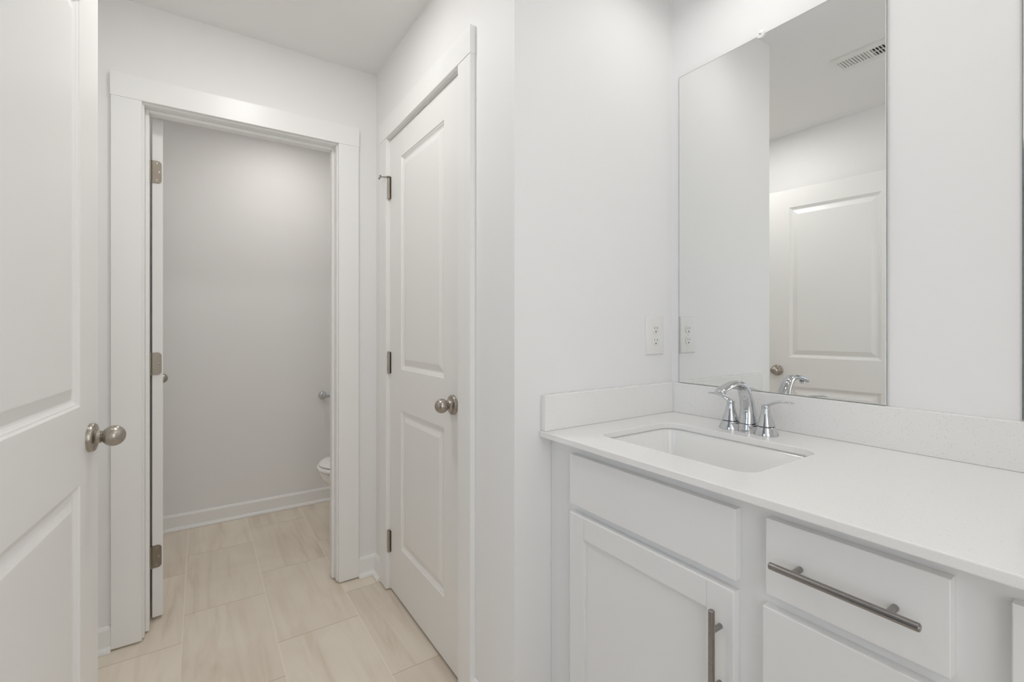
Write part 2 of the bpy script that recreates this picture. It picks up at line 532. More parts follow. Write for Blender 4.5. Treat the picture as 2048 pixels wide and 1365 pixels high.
baseboard('baseboard_toilet_back', [(XL, YB, XR, YB, 0, -1)], 'white baseboard along the back of the toilet room')
baseboard('baseboard_left', [(XL, 0.930, XL, YD - BT, 1, 0), (XL, YN, XL, 0.005, 1, 0)],
          'white baseboard on the left wall behind the open entry door')
baseboard('baseboard_toilet_right', [(XR, YT, XR, YB - BT, -1, 0)], 'white baseboard behind the toilet')
baseboard('baseboard_return', [(XC + 0.0, YR, 0.895, YR, 0, -1)], 'short white baseboard on the return wall by the vanity')

# ------------------------------------------------------------------ two-panel doors
PROFILE = [(0.000, 0.0), (0.0025, -0.0036), (0.0065, -0.0046), (0.0085, -0.0068), (0.0130, -0.0094), (0.0165, -0.0104),
           (0.0185, -0.0104), (0.044, -0.0022), (0.047, -0.0020)]

def panel_door_mesh(W, Z0, Z1, thick, inset0, inset1, panels):
    """Door in the local xz plane: hinge edge at x=0, front face y=0 (towards -y), back face y=thick."""
    bm = BM()
    xs = [0, inset0, W - inset1, W]
    zs = [Z0] + [z for p in panels for z in p] + [Z1]
    for side, (yy, sg) in enumerate(((0.0, 1), (thick, -1))):
        grid = [[bm.verts.new((x, yy, z)) for x in xs] for z in zs]
        for i in range(len(zs) - 1):
            for j in range(3):
                if j == 1 and i % 2 == 1:
                    x0, x1, z0, z1 = xs[1], xs[2], zs[i], zs[i + 1]
                    prev = [grid[i][1], grid[i][2], grid[i + 1][2], grid[i + 1][1]]
                    for ins, dep in PROFILE[1:]:
                        cur = [bm.verts.new(p) for p in ((x0 + ins, yy - sg * dep, z0 + ins), (x1 - ins, yy - sg * dep, z0 + ins),
                                                         (x1 - ins, yy - sg * dep, z1 - ins), (x0 + ins, yy - sg * dep, z1 - ins))]
                        for k in range(4):
                            bm.faces.new((prev[k], prev[(k + 1) % 4], cur[(k + 1) % 4], cur[k]))
                        prev = cur
                    bm.faces.new(prev)
                else:
                    bm.faces.new((grid[i][j], grid[i][j + 1], grid[i + 1][j + 1], grid[i + 1][j]))
        if side == 0: g0 = grid
        else: g1 = grid
    n = len(zs)
    for i in range(n - 1):
        bm.faces.new((g0[i][0], g0[i + 1][0], g1[i + 1][0], g1[i][0]))
        bm.faces.new((g0[i][3], g1[i][3], g1[i + 1][3], g0[i + 1][3]))
    for j in range(3):
        bm.faces.new((g0[0][j], g1[0][j], g1[0][j + 1], g0[0][j + 1]))
        bm.faces.new((g0[n - 1][j], g0[n - 1][j + 1], g1[n - 1][j + 1], g1[n - 1][j]))
    return bm

ROSE = [(0.0, 0.0335), (0.0075, 0.0335), (0.0105, 0.0315), (0.0115, 0.029), (0.0125, 0.020), (0.0165, 0.0155), (0.0215, 0.0142), (0.0225, 0.0128)]
BALL = [(0.0225, 0.0112), (0.0245, 0.0112), (0.0255, 0.0125)] + \
       [(0.0445 - 0.0235 * math.cos(a), 0.0245 * math.sin(a)) for a in [0.62 + (PI - 0.62) * i / 18 for i in range(19)]]

def door_knob(parent, x, y, z, sign, hole=False):
    """rose and ball on the door face at local (x, y, z); axis along local y"""
    bm = BM(); lathe(bm, ROSE, (x, y, z), 'y', 48, sign)
    r = obj('door_knob', bm, NICKEL, parent, smooth=True, angle=40)
    bm = BM(); lathe(bm, BALL, (x, y, z), 'y', 48, sign)
    obj('knob_ball', bm, NICKEL, r, smooth=True, angle=60)
    if hole:
        bm = BM()
        ang = -2.2
        c = Vector((x + 0.0185 * math.cos(ang) * -1, y + sign * 0.0128, z + 0.0185 * math.sin(ang) * 0.55))
        cyl(bm, c, c + Vector((0, sign * 0.0012, 0)), 0.0028, 14)
        obj('release_hole', bm, SLOT, r)
    return r

PANELS = [(0.235, 0.833), (1.010, 1.925)]
def make_door(name, label, pin, ang, W, flip, i0=0.133, i1=0.133):
    """local +x runs from the hinge edge to the latch edge; local -y is the front."""
    t = thing(name, (pin[0], pin[1], 0), label, 'door', rotz=ang, world_coords=False, kind='structure')
    bm = panel_door_mesh(W, 0.014, 2.037, 0.035, i0, i1, PANELS)
    obj('door_slab', bm, DOOR, t, bevel=0.001, seg=1)
    return t

# --- door_1: entry door, folded back along the left wall; front faces +x
D1A = math.radians(5.5)
dx, dy = math.sin(D1A), math.cos(D1A)
h1 = Vector((-0.2110, 1.542, 0)) - Vector((dx, dy, 0)) * 0.711
d1 = make_door('door_1', 'white two-panel entry door standing open in the left foreground', (h1.x, h1.y), PI / 2 - D1A, 0.711, False, 0.128, 0.131)
door_knob(d1, 0.711 - 0.064, 0.0, 0.926, -1, hole=True)
door_knob(d1, 0.711 - 0.064, 0.035, 0.926, 1)
bm = BM(); box(bm, 0.711, 0.7122, 0.005, 0.030, 0.898, 0.954); obj('latch_plate', bm, NICKEL, d1)
for z in (0.26, 1.04, 1.82):
    bm = BM(); cyl(bm, (-0.004, 0.038, z - 0.046), (-0.004, 0.038, z + 0.046), 0.0065, 16); obj('hinge', bm, HINGE, d1, smooth=True)

# --- door_3: closet door, closed; front faces -x; hinge edge at y = CY1
d3 = make_door('door_3', 'white two-panel closet door standing closed', (XC + 0.001, CY1 - 0.0025), -PI / 2, CY1 - CY0 - 0.005, True, 0.130, 0.136)
door_knob(d3, CY1 - 0.0025 - 1.421, 0.0, 0.926, -1)
for z in (1.818, 1.031, 0.225):
    bm = BM()
    for k in range(3):
        cyl(bm, (-0.001, -0.0075, z - 0.047 + k * 0.0315), (-0.001, -0.0075, z - 0.047 + k * 0.0315 + 0.0308), 0.0066, 18)
    box(bm, -0.0125, 0.0115, -0.0016, 0.0, z - 0.047, z + 0.047)
    hg = obj('hinge', bm, HINGE_B, d3, smooth=True)
    bm = BM()
    cyl(bm, (-0.001, -0.0075, z + 0.047), (-0.001, -0.0075, z + 0.0505), 0.0045, 14)
    cyl(bm, (-0.001, -0.0075, z - 0.0505), (-0.001, -0.0075, z - 0.047), 0.0045, 14)
    obj('hinge_pin', bm, HINGE_B, hg, smooth=True)
    if z > 1.5:
        bm = BM()
        # stop bracket over the pin, arm towards the casing with two padded feet
        box(bm, -0.013, 0.010, -0.017, 0.0015, z + 0.0505, z + 0.0535)
        tube(bm, [(-0.006, -0.012, z + 0.0525), (-0.018, -0.028, z + 0.0535), (-0.028, -0.040, z + 0.053)], [(0.008, 0.0018), (0.006, 0.0018), (0.004, 0.0022)], n=12)
        cyl(bm, (-0.040, -0.034, z + 0.062), (-0.014, -0.047, z + 0.043), 0.0026, 12)
        st = obj('hinge_pin_stop', bm, HINGE_B, hg, smooth=True)
        bm = BM()
        cyl(bm, (-0.014, -0.047, z + 0.043), (-0.010, -0.049, z + 0.040), 0.0042, 12)
        cyl(bm, (-0.040, -0.034, z + 0.062), (-0.044, -0.032, z + 0.065), 0.0042, 12)
        part_label(obj('bumper_tip', bm, RUBBER, hg), 'dark rubber bumper tips')

# --- door_2: toilet room door, swung past square into the toilet room; hinge edge faces the viewer
D2A = math.radians(97.2)
d2 = make_door('door_2', 'white toilet room door swung open, seen on its hinge edge', (-0.1243, 2.3735), D2A, 0.700, False)
# front (-y local) faces +x world
door_knob(d2, 0.700 - 0.062, 0.0, 0.926, -1)
door_knob(d2, 0.700 - 0.062, 0.035, 0.926, 1)
bm = BM(); box(bm, 0.700, 0.7012, 0.005, 0.030, 0.898, 0.954); obj('latch_plate', bm, NICKEL, d2)
for z in (1.821, 1.0425, 0.260):
    bm = BM()
    H, Wl, r = 0.0455, 0.031, 0.013
    y0, y1 = 0.0045, 0.0365            # leaf on the hinge edge; barrel side at y1
    pts = [(y1, -H), ]
    pts = [(y1, -H), (y0 + r, -H)] + [(y0 + r - r * math.sin(a), -H + r - r * math.cos(a)) for a in [PI / 2 * i / 8 for i in range(1, 9)]]
    pts += [(y0 + r - r * math.cos(a), H - r + r * math.sin(a)) for a in [PI / 2 * i / 8 for i in range(0, 9)]] + [(y1, H)]
    loft(bm, [[Vector((-0.0004, p[0], z + p[1])) for p in pts], [Vector((-0.0024, p[0], z + p[1])) for p in pts]])
    cyl(bm, (-0.003, 0.0415, z - H), (-0.003, 0.0415, z + H), 0.0062, 16)
    hg = obj('hinge', bm, HINGE, d2, smooth=True, angle=30)
    # jamb leaf stays on the jamb, reached from the barrel
    for yy, zz in ((0.021, 0.034), (0.0135, 0.0), (0.021, -0.034)):
        bm = BM(); lathe(bm, [(-0.0022, 0.0040), (-0.0030, 0.0038), (-0.0032, 0.0030)], (0, yy, z + zz), 'x', 16)
        s = obj('screw', bm, NICKEL, hg, smooth=True)
        bm = BM(); lathe(bm, [(-0.0030, 0.0014), (-0.0035, 0.0014)], (0, yy, z + zz), 'x', 10)
        # cross recess of the screw belongs to the screw's own mesh
        me2 = bpy.data.meshes.new('tmp'); bm.to_mesh(me2); bm.free()
        bb = bmesh.new(); bb.from_mesh(s.data)
        n0 = len(bb.faces); bb.from_mesh(me2)
        bb.faces.ensure_lookup_table()
        for f in bb.faces[n0:]: f.material_index = 1
        s.data.materials.append(SLOT); bb.to_mesh(s.data); bb.free()
        bpy.data.meshes.remove(me2)

# ------------------------------------------------------------------ vanity cabinet
KF = 0.842          # face frame plane
DF = 0.8225         # front plane of doors and drawers
VY0, VY1 = -0.452, 1.0278
KT, KZ = 0.878, 0.895
van = thing('vanity_cabinet', (1.1, 0.306, 0), 'pale grey painted vanity cabinet under the white countertop', 'vanity cabinet')
b = BM()
box(b, KF, KF + 0.019, VY0, VY1, 0.10, KT)                 # face frame
box(b, KF + 0.019, XM - 0.002, VY1 - 0.016, VY1, 0.10, KT)
box(b, KF + 0.019, XM - 0.002, VY0, VY0 + 0.016, 0.10, KT)
box(b, KF + 0.019, XM - 0.002, VY0 + 0.016, VY1 - 0.016, 0.10, 0.118)
box(b, XM - 0.010, XM - 0.002, VY0 + 0.016, VY1 - 0.016, 0.118, KT)
box(b, KF + 0.075, KF + 0.09, VY0, VY1, 0.002, 0.10)       # toe kick
obj('carcass', b, CAB, van)
b = BM(); box(b, KF + 0.003, KF + 0.02, VY1 + 0.0018, YR - 0.001, 0.10, KT - 0.001); obj('filler_strip', b, CAB, van, bevel=0.001)
FB = 0.0018
def front(name, y0, y1, z0, z1):
    bm = BM()
    # slab with slightly eased front edge
    ins = 0.0014
    rings = [[Vector((KF - 0.0005, *p)) for p in ((y0, z0), (y1, z0), (y1, z1), (y0, z1))],
             [Vector((DF + 0.0010, *p)) for p in ((y0, z0), (y1, z0), (y1, z1), (y0, z1))],
             [Vector((DF, *p)) for p in ((y0 + ins, z0 + ins), (y1 - ins, z0 + ins), (y1 - ins, z1 - ins), (y0 + ins, z1 - ins))]]
    loft(bm, rings)
    return obj(name, bm, CAB, van)
def shaker(name, y0, y1, z0, z1):
    bm = BM()
    sw = 0.056
    def r(x, i, k=0):
        return [Vector((x, *p)) for p in ((y0 + i, z0 + i), (y1 - i, z0 + i), (y1 - i, z1 - i), (y0 + i, z1 - i))]
    loft(bm, [r(KF - 0.0005, 0), r(DF + 0.0015, 0), r(DF, 0.0020), r(DF, sw), r(DF + 0.0075, sw + 0.0006)])
    # hairline joints between rails and stiles
    o = obj(name, bm, CAB, van)
    for yy in (y0 + sw, y1 - sw):
        for za, zb in ((z1 - sw, z1 - 0.004), (z0 + 0.004, z0 + sw)):
            bm = BM()
            box(bm, DF - 0.00012, DF + 0.001, yy - 0.00035, yy + 0.00035, za, zb)
            obj('frame_joint', bm, JOINT, o)
    return o
def bar_pull(parent, c, axis, length, spacing):
    """bar pull standing 34 mm off the front at face point c"""
    bm = BM()
    xb = DF - 0.029
    v = Vector((0, 1, 0)) if axis == 'y' else Vector((0, 0, 1))
    C = Vector((xb, c[0], c[1]))
    r = 0.006
    prof = [(-length / 2, r - 0.0016), (-length / 2 + 0.0016, r), (length / 2 - 0.0016, r), (length / 2, r - 0.0016)]
    lathe(bm, prof, C, axis, 28)
    o = obj('bar_pull', bm, PULL, parent, smooth=True, angle=30)
    for s in (-1, 1):
        bm = BM()
        p = C + v * (s * spacing / 2)
        cyl(bm, p + Vector((0.003, 0, 0)), (DF - 0.0001, p.y, p.z), 0.0050, 20)
        obj('post', bm, PULL, o, smooth=True, angle=30)
    return o
# left sink base
front('false_drawer_front', 0.4820, 0.9460, 0.7185, 0.8505)
dl = shaker('cabinet_door', 0.4845, 0.9460, 0.125, 0.6965)
bar_pull(dl, (0.5115, 0.5655), 'z', 0.188, 0.108)
# drawer stack
dr = front('drawer', 0.1850, 0.4265, 0.7215, 0.8540)
bar_pull(dr, (0.3070, 0.7880), 'y', 0.198, 0.126)
dr = front('drawer', 0.1850, 0.4320, 0.4250, 0.6985)
bar_pull(dr, (0.3070, 0.5600), 'y', 0.198, 0.126)
dr = front('drawer', 0.1850, 0.4320, 0.1250, 0.4050)
bar_pull(dr, (0.3070, 0.2700), 'y', 0.198, 0.126)
# right sink base
front('false_drawer_front', -0.3340, 0.1295, 0.7185, 0.8505)
d_r = shaker('cabinet_door', -0.3340, 0.1270, 0.125, 0.6965)
bar_pull(d_r, (0.1000, 0.5655), 'z', 0.188, 0.108)

# ------------------------------------------------------------------ countertop with sink cut-out
SX0, SX1, SY0, SY1 = 0.907, 1.214, 0.502, 0.9265
SCX, SCY, SHX, SHY = (SX0 + SX1) / 2, (SY0 + SY1) / 2, (SX1 - SX0) / 2, (SY1 - SY0) / 2
top = thing('countertop', (1.1, 0.306, KT), 'white speckled quartz countertop with backsplash along two walls', 'countertop')
bm = BM()
X0, X1, Y0, Y1 = 0.8010, XM - 0.001, YN + 0.002, YR - 0.001
outer = [bm.verts.new((x, y, KZ)) for x, y in ((X0, Y0), (X1, Y0), (X1, Y1), (X0, Y1))]
inner = [bm.verts.new(p) for p in rrect(SCX, SCY, SHX, SHY, 0.042, KZ, 10)]
for L_ in (outer, inner):
    for i in range(len(L_)):
        bm.edges.new((L_[i], L_[(i + 1) % len(L_)]))
bmesh.ops.triangle_fill(bm, use_beauty=True, edges=bm.edges[:])
faces = bm.faces[:]
ret = bmesh.ops.extrude_face_region(bm, geom=faces)
bmesh.ops.translate(bm, verts=[v for v in ret['geom'] if isinstance(v, bmesh.types.BMVert)], vec=(0, 0, KT - KZ))
obj('slab', bm, QUARTZ, top, bevel=0.0022, seg=2)
b = BM(); box(b, XM - 0.020, XM - 0.001, YN + 0.002, YR - 0.001, KZ + 0.0002, 0.997); obj('backsplash', b, QUARTZ, top, bevel=0.0015)
b = BM(); box(b, 0.8065, XM - 0.0203, YR - 0.020, YR - 0.001, KZ + 0.0002, 0.997); obj('side_splash', b, QUARTZ, top, bevel=0.0015)

# sink bowl hung under the slab
sk = thing('bathroom_sink', (SCX, SCY, 0.745), 'white rectangular porcelain sink set under the countertop cut-out', 'sink')
bm = BM()
zt = KT - 0.0012
def sr(dx_, dz, r):
    return rrect(SCX, SCY, SHX + dx_, SHY + dx_, r, zt + dz, 10)
rings = [sr(0.030, -0.012, 0.055), sr(0.030, 0.0, 0.055), sr(0.006, 0.0, 0.046), sr(0.002, -0.006, 0.044), sr(-0.003, -0.025, 0.036), sr(-0.018, -0.100, 0.022),
         sr(-0.024, -0.116, 0.022), sr(-0.036, -0.126, 0.026), sr(-0.09, -0.131, 0.03)]
R = loft(bm, rings, cap0=False, cap1=True)
orings = [sr(0.030, -0.012, 0.055), sr(0.012, -0.014, 0.055), sr(-0.004, -0.10, 0.04), sr(-0.03, -0.137, 0.035), sr(-0.09, -0.140, 0.03)]
loft(bm, orings, cap0=False, cap1=True)
bmesh.ops.remove_doubles(bm, verts=bm.verts, dist=1e-5)
obj('basin', bm, PORC, sk, smooth=True, angle=70)
bm = BM(); lathe(bm, [(0, 0.022), (0.002, 0.022), (0.003, 0.019), (0.003, 0.012), (0.006, 0.010), (0.007, 0.0)], (SCX, SCY, zt - 0.1308), 'z', 32)
part_label(obj('drain', bm, CHROME, sk, smooth=True), 'chrome drain')

# ------------------------------------------------------------------ faucet
FX, FY = 1.288, 0.718
fc = thing('faucet', (FX, FY, KZ), 'chrome two-handle faucet behind the sink', 'faucet')
Z = KZ + 0.0003
bm = BM()
for yy, r0, r1 in ((0.051, 0.0312, 0.0240), (0.0, 0.0275, 0.0250), (-0.051, 0.0312, 0.0240)):
    lathe(bm, [(0, r0), (0.0025, r0), (0.021, r1), (0.0225, r1 - 0.002)], (FX, FY + yy, Z), 'z', 44)
box(bm, FX - 0.021, FX + 0.021, FY - 0.045, FY + 0.045, Z, Z + 0.0195)
obj('base_plate', bm, CHROME, fc, smooth=True, angle=30)
def handle(s):
    yy = FY + s * 0.051
    bm = BM()
    lathe(bm, [(0.0235, 0.0215), (0.0245, 0.0232), (0.030, 0.0215), (0.040, 0.0178), (0.050, 0.0147), (0.060, 0.0124), (0.068, 0.0113), (0.075, 0.0110),
               (0.080, 0.0118), (0.0825, 0.0105), (0.0830, 0.004)], (FX, yy, Z), 'z', 40)
    bmesh.ops.recalc_face_normals(bm, faces=bm.faces)
    o = obj('handle', bm, CHROME, fc, smooth=True, angle=45)
    bm = BM()
    pts = [(FX, yy - s * 0.004, Z + 0.074), (FX, yy + s * 0.006, Z + 0.081), (FX, yy + s * 0.018, Z + 0.0875), (FX, yy + s * 0.032, Z + 0.0925),
           (FX, yy + s * 0.046, Z + 0.0950), (FX, yy + s * 0.060, Z + 0.0955), (FX, yy + s * 0.069, Z + 0.0945), (FX, yy + s * 0.0715, Z + 0.0940)]
    wd = [(0.0100, 0.0050), (0.0105, 0.0050), (0.0098, 0.0040), (0.0088, 0.0033), (0.0080, 0.0029), (0.0075, 0.0027), (0.0062, 0.0024), (0.0030, 0.0012)]
    tube(bm, pts, wd, up=(0, 0, 1), n=24)
    obj('lever', bm, CHROME, o, smooth=True, angle=60)
    bm = BM(); lathe(bm, [(0.0224, 0.0218), (0.0237, 0.0218)], (FX, yy, Z), 'z', 36)
    obj('seal_ring', bm, SLOT, o)
handle(1); handle(-1)
bm = BM()
sp = [(0.000, 0.0222, 0.0240, 0.0240), (0.001, 0.040, 0.0228, 0.0225), (0.000, 0.060, 0.0205, 0.0200), (-0.004, 0.082, 0.0187, 0.0176), (-0.012, 0.1030, 0.0176, 0.0153),
      (-0.0245, 0.1215, 0.0170, 0.0132), (-0.041, 0.1335, 0.0168, 0.0112), (-0.059, 0.1378, 0.0168, 0.0096), (-0.078, 0.1372, 0.0168, 0.0086),
      (-0.098, 0.1335, 0.0168, 0.0079), (-0.118, 0.1280, 0.0164, 0.0073), (-0.134, 0.1225, 0.0152, 0.0066), (-0.141, 0.1200, 0.0128, 0.0050), (-0.1435, 0.1190, 0.0075, 0.0030)]
# smooth the path by Catmull-Rom
def cr(P, n=4):
    out = []
    for i in range(len(P) - 1):
        p0, p1, p2, p3 = P[max(i - 1, 0)], P[i], P[i + 1], P[min(i + 2, len(P) - 1)]
        for k in range(n):
            t_ = k / n
            out.append(tuple(0.5 * ((2 * b_) + (c_ - a_) * t_ + (2 * a_ - 5 * b_ + 4 * c_ - d_) * t_ ** 2 + (-a_ + 3 * b_ - 3 * c_ + d_) * t_ ** 3)
                             for a_, b_, c_, d_ in zip(p0, p1, p2, p3)))
    out.append(P[-1])
    return out
sp2 = cr(sp)
tube(bm, [(FX + a, FY, Z + z) for a, z, w, h in sp2], [(h, w) for a, z, w, h in sp2], up=(0, 1, 0), n=36)
spout = obj('spout', bm, CHROME, fc, smooth=True, angle=60)
bm = BM(); lathe(bm, [(0.0, 0.0085), (0.006, 0.0085), (0.0065, 0.007)], (FX - 0.122, FY, Z + 0.1145), 'z', 24)
obj('aerator', bm, CHROME, spout, smooth=True, angle=40)
bm = BM(); lathe(bm, [(0.0, 0.0022), (0.045, 0.0022), (0.046, 0.005), (0.051, 0.0055), (0.054, 0.003)], (FX + 0.036, FY, Z), 'z', 20)
obj('lift_rod', bm, CHROME, fc, smooth=True, angle=40)

# ------------------------------------------------------------------ mirrors
def mirror(y0, y1, label, clips):
    t = thing('wall_mirror', (XM - 0.006, (y0 + y1) / 2, 1.0005), label, 'mirror', 'frameless mirrors over the vanity')
    bm = BM()
    X = XM - 0.006
    z0, z1 = 0.9985, 2.061
    def rect(x, i): return [bm.verts.new(p) for p in ((x, y0 + i, z0 + i), (x, y1 - i, z0 + i), (x, y1 - i, z1 - i), (x, y0 + i, z1 - i))]
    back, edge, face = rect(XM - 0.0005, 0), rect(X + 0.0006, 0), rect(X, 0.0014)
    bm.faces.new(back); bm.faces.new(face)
    for a, c, mi in ((back, edge, (1, 1, 1, 1)), (edge, face, (2, 1, 1, 2))):  # bevel colours paint in edge reflections: dark left and top, pale elsewhere
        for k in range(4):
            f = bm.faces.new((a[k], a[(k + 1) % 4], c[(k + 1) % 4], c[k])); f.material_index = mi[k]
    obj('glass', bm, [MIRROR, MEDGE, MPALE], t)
    for yc in clips:
        bm = BM()
        lathe(bm, [(0.0, 0.0115), (0.004, 0.0125), (0.0060, 0.0115), (0.0072, 0.007), (0.0074, 0.0)], (X - 0.0002, yc, 2.062), 'x', 14, -1)
        c = obj('mirror_clip', bm, CLIP, t, smooth=True, angle=25)
        bm = BM(); lathe(bm, [(0.0074, 0.0028), (0.0082, 0.0028), (0.0084, 0.002)], (X - 0.0002, yc, 2.062), 'x', 12, -1)
        obj('clip_screw', bm, NICKEL, c, smooth=True)
    return t
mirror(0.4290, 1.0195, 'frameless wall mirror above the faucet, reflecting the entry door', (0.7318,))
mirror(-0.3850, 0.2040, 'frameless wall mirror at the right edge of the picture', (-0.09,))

# ------------------------------------------------------------------ outlet
OX, OY, OZ = 1.2968, YR, 1.1622
ol = thing('wall_outlet', (OX, OY, OZ), 'white duplex wall outlet on the return wall left of the mirror', 'outlet')
bm = BM()
hw, hh = 0.0448, 0.0667
rings = [[Vector((OX + sx * (hw - i), y, OZ + sz * (hh - i))) for sx, sz in ((-1, -1), (1, -1), (1, 1), (-1, 1))]
         for y, i in ((OY - 0.0005, 0.0), (OY - 0.0035, 0.0006), (OY - 0.0058, 0.003), (OY - 0.0064, 0.006))]
loft(bm, rings)
obj('cover_plate', bm, PLASTIC, ol, smooth=True, angle=50)
for dz in (0.0202, -0.0202):
    bm = BM()
    zc = OZ + dz
    pts = []
    for i in range(40):
        a = 2 * PI * i / 40
        pts.append((0.0172 * math.cos(a), max(-0.0138, min(0.0138, 0.0172 * math.sin(a)))))
    loft(bm, [[Vector((OX + p[0], OY - 0.0066, zc + p[1])) for p in pts], [Vector((OX + p[0], OY - 0.0078, zc + p[1])) for p in pts],
              [Vector((OX + p[0] * 0.95, OY - 0.0083, zc + p[1] * 0.95)) for p in pts]])
    rc = obj('receptacle', bm, PLASTIC, ol, smooth=True, angle=40)
    bm = BM()
    box(bm, OX - 0.0074, OX - 0.0054, OY - 0.00855, OY - 0.0080, zc + 0.0005, zc + 0.0090)
    box(bm, OX + 0.0052, OX + 0.0070, OY - 0.00855, OY - 0.0080, zc + 0.0012, zc + 0.0082)
    lathe(bm, [(0.0080, 0.0025), (0.00855, 0.0025)], (OX, OY, zc - 0.0075), 'y', 16, -1)
    part_label(obj('socket_slots', bm, SLOT, rc), 'dark socket slots')
bm = BM(); lathe(bm, [(0.006, 0.0032), (0.0074, 0.0030), (0.0078, 0.0020)], (OX, OY, OZ), 'y', 16, -1)
obj('cover_screw', bm, PLASTIC, ol, smooth=True)

# ------------------------------------------------------------------ ceiling vent (seen in the mirror)
vt = thing('ceiling_vent', (0.292, 0.803, ZC), 'white slotted ceiling vent seen reflected in the mirror', 'ceiling vent')
vx0, vx1, vy0, vy1 = 0.217, 0.369, 0.650, 0.957
sx0, sx1 = 0.2535, 0.3285
bm = BM()
zf = ZC - 0.006
# frame: rim with sloped edge around the slot window
sy0, sy1 = 0.664, 0.943
rings = [[Vector((x, y, z)) for x, y in ((a0, c0), (a1, c0), (a1, c1), (a0, c1))] for a0, a1, c0, c1, z in
         ((vx0, vx1, vy0, vy1, ZC - 0.0006), (vx0 + 0.004, vx1 - 0.004, vy0 + 0.004, vy1 - 0.004, zf), (sx0, sx1, sy0, sy1, zf), (sx0, sx1, sy0, sy1, ZC - 0.0008))]
loft(bm, rings, cap0=False, cap1=False)
box(bm, sx0, sx1, 0.8185, 0.8275, zf, ZC - 0.001)
obj('vent_frame', bm, VENT, vt, smooth=True, angle=25)
bm = BM(); box(bm, sx0 - 0.002, sx1 + 0.002, sy0 - 0.002, sy1 + 0.002, ZC - 0.0007, ZC - 0.0002); obj('duct_shade_sheet', bm, DUCT, vt)  # flat dark sheet standing for the shade inside the duct
for bank, (ya, yb, tilt) in enumerate(((0.8275, sy1, 1), (sy0, 0.8185, -1))):
    n = 10 if bank == 0 else 13
    for i in range(n):
        yc = ya + (yb - ya) * (i + 0.5) / n
        bm = BM()
        w = 0.0049 if bank == 0 else 0.0042
        d = 0.0012 * tilt
        v = [bm.verts.new(p) for p in ((sx0, yc - w / 2 - d, ZC - 0.001), (sx1, yc - w / 2 - d, ZC - 0.001), (sx1, yc + w / 2 - d, ZC - 0.001), (sx0, yc + w / 2 - d, ZC - 0.001),
                                       (sx0, yc - w / 2 + d, zf), (sx1, yc - w / 2 + d, zf), (sx1, yc + w / 2 + d, zf), (sx0, yc + w / 2 + d, zf))]
        for f in ((0, 1, 2, 3), (4, 7, 6, 5), (0, 4, 5, 1), (1, 5, 6, 2), (2, 6, 7, 3), (3, 7, 4, 0)):
            bm.faces.new([v[k] for k in f])
        obj('louver', bm, VENT, vt)
bm = BM(); box(bm, 0.2895, 0.2925, sy0, 0.8185, zf + 0.0005, ZC - 0.001); obj('damper_bar', bm, VENT, vt)

# ------------------------------------------------------------------ toilet
TY = 2.83
TFX = 0.556                      # front tip of the seat
tl = thing('toilet', (0.95, TY, 0), 'white toilet partly hidden behind the doorway casing', 'toilet')
def egg(x0, x1, hw_, z, n=48, sq=1.0):
    """outline: round front at x0, squarer back at x1"""
    out = []
    L = x1 - x0
    xm = x0 + L * 0.56
    for i in range(n):
        a = 2 * PI * i / n
        c, s = math.cos(a), math.sin(a)
        if c < 0: x = xm - abs(c) ** 0.9 * (xm - x0); y = math.copysign(abs(s) ** 0.9, s) * hw_
        else:
            x = xm + (x1 - xm) * math.copysign(abs(c) ** 0.75, c); y = math.copysign(abs(s) ** 0.8, s) * hw_
        out.append(Vector((x, TY + y, z)))
    return out
bm = BM()
rim = 0.362
rings = [egg(0.80, 1.13, 0.105, 0.002), egg(0.80, 1.13, 0.105, 0.03), egg(0.815, 1.12, 0.092, 0.10), egg(0.79, 1.12, 0.100, 0.17), egg(0.715, 1.12, 0.130, 0.225),
         egg(0.650, 1.12, 0.155, 0.268), egg(0.600, 1.11, 0.172, 0.300), egg(0.580, 1.10, 0.180, 0.322), egg(0.575, 1.10, 0.182, 0.345), egg(0.575, 1.10, 0.182, rim - 0.003), egg(0.580, 1.095, 0.178, rim)]
loft(bm, rings)
obj('bowl', bm, PORC, tl, smooth=True, angle=50)
bm = BM()
loft(bm, [egg(0.570, 1.02, 0.184, rim + 0.005), egg(0.561, 1.022, 0.190, rim + 0.009), egg(0.559, 1.022, 0.191, rim + 0.016), egg(0.561, 1.022, 0.190, rim + 0.024), egg(0.570, 1.02, 0.183, rim + 0.029)])
obj('seat', bm, PORC, tl, smooth=True, angle=60)
bm = BM()
loft(bm, [egg(0.578, 1.02, 0.177, rim + 0.0335), egg(0.570, 1.022, 0.183, rim + 0.0365), egg(0.572, 1.022, 0.182, rim + 0.043), egg(0.588, 1.018, 0.172, rim + 0.050), egg(0.630, 1.0, 0.140, rim + 0.056), egg(0.70, 0.96, 0.09, rim + 0.059)])
obj('lid', bm, PORC, tl, smooth=True, angle=50)
bm = BM()
loft(bm, [rrect(1.215, TY, 0.085, 0.20, 0.03, rim - 0.02), rrect(1.215, TY, 0.095, 0.215, 0.03, rim + 0.10), rrect(1.215, TY, 0.10, 0.222, 0.03, 0.70)])
box(bm, 1.08, 1.25, TY - 0.10, TY + 0.10, 0.20, rim - 0.01)
obj('tank', bm, PORC, tl, smooth=True, angle=50)
bm = BM()
loft(bm, [rrect(1.214, TY, 0.107, 0.23, 0.03, 0.701), rrect(1.214, TY, 0.108, 0.231, 0.03, 0.725), rrect(1.214, TY, 0.102, 0.225, 0.03, 0.733)])
obj('tank_lid', bm, PORC, tl, smooth=True, angle=50)
bm = BM()
cyl(bm, (1.114, TY - 0.16, 0.66), (1.10, TY - 0.16, 0.66), 0.012, 20); tube(bm, [(1.096, TY - 0.165, 0.66), (1.094, TY - 0.13, 0.655), (1.094, TY - 0.09, 0.648)], [(0.008, 0.004)] * 3, n=12)
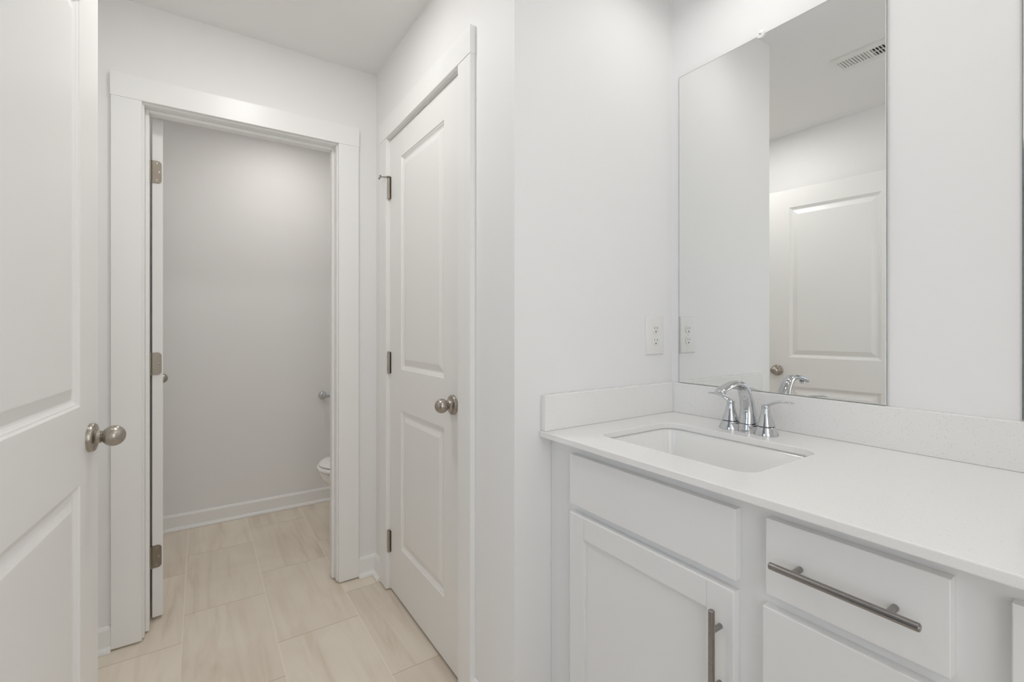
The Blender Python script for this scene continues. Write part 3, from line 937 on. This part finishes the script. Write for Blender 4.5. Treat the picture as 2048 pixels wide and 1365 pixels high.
part_label(obj('flush_lever', bm, CHROME, tl, smooth=True), 'chrome flush lever')

# ------------------------------------------------------------------ toilet paper holder
ph = thing('toilet_paper_holder', (0.76, YB, 0.726), 'chrome toilet paper holder on the toilet room wall', 'toilet paper holder')
for i, px in enumerate((0.700, 0.858)):
    bm = BM()
    lathe(bm, [(0.0, 0.026), (0.009, 0.026), (0.013, 0.023), (0.016, 0.011), (0.040, 0.009), (0.052, 0.0105), (0.060, 0.011), (0.064, 0.008)], (px, YB - 0.0004, 0.728), 'y', 32, -1)
    obj('wall_post', bm, CHROME, ph, smooth=True, angle=40)
bm = BM(); cyl(bm, (0.705, YB - 0.055, 0.7255), (0.853, YB - 0.055, 0.7255), 0.0085, 24)
obj('roller', bm, CHROME, ph, smooth=True, angle=40)

# ------------------------------------------------------------------ lamps (all above or behind the frame)
def vanity_light(yc, label):
    t = thing('vanity_light', (XM, yc, 2.30), label, 'wall light', 'bar lights over the mirrors')
    bm = BM(); box(bm, XM - 0.022, XM - 0.0005, yc - 0.24, yc + 0.24, 2.315, 2.375); obj('back_plate', bm, NICKEL, t, bevel=0.003)
    for s in (-1, 1):
        y = yc + s * 0.085
        bm = BM(); cyl(bm, (XM - 0.022, y, 2.345), (XM - 0.235, y, 2.404), 0.008, 16); obj('arm', bm, NICKEL, t, smooth=True)
        bm = BM(); lathe(bm, [(0.0, 0.062), (0.004, 0.062), (0.008, 0.04), (0.012, 0.012)], (XM - 0.240, y, 2.395), 'z', 28); obj('shade_cap', bm, NICKEL, t, smooth=True)
        bm = BM(); lathe(bm, [(0.0, 0.050), (0.003, 0.054), (0.05, 0.056), (0.090, 0.058), (0.093, 0.056)], (XM - 0.240, y, 2.302), 'z', 28)
        sh = part_label(obj('glass_shade', bm, SHADE, t, smooth=True), 'lit white glass shade')
        bm = BM(); lathe(bm, [(0.0, 0.0), (0.0003, 0.047), (0.0012, 0.047)], (XM - 0.240, y, 2.3005), 'z', 28); obj('bulb', bm, MOUTH, sh)
    return t
vanity_light(0.725, 'lit two-shade wall light above the faucet mirror')
vanity_light(-0.09, 'lit two-shade wall light above the mirror at the right edge')
def disc_light(x, y, r, m, label):
    t = thing('ceiling_light', (x, y, ZC), label, 'ceiling light')
    bm = BM(); lathe(bm, [(0.0005, r + 0.018), (0.006, r + 0.018), (0.009, r + 0.012), (0.009, r + 0.002)], (x, y, ZC), 'z', 48, -1); obj('trim_ring', bm, PLASTIC, t, smooth=True)
    bm = BM(); lathe(bm, [(0.0085, r), (0.0095, r), (0.0100, 0.0)], (x, y, ZC), 'z', 48, -1)
    part_label(obj('lens', bm, m, t, smooth=True), 'lit white lens')
disc_light(0.190, 1.52, 0.085, LED_H, 'round lit ceiling light in front of the closet door')
disc_light(0.450, 0.22, 0.085, LED_FILL, 'round ceiling fill light added in front of the vanity')
disc_light(0.42, 2.88, 0.085, LED_T, 'round lit ceiling light in the toilet room')

for o in bpy.data.objects:
    if '_off' in o: del o['_off']
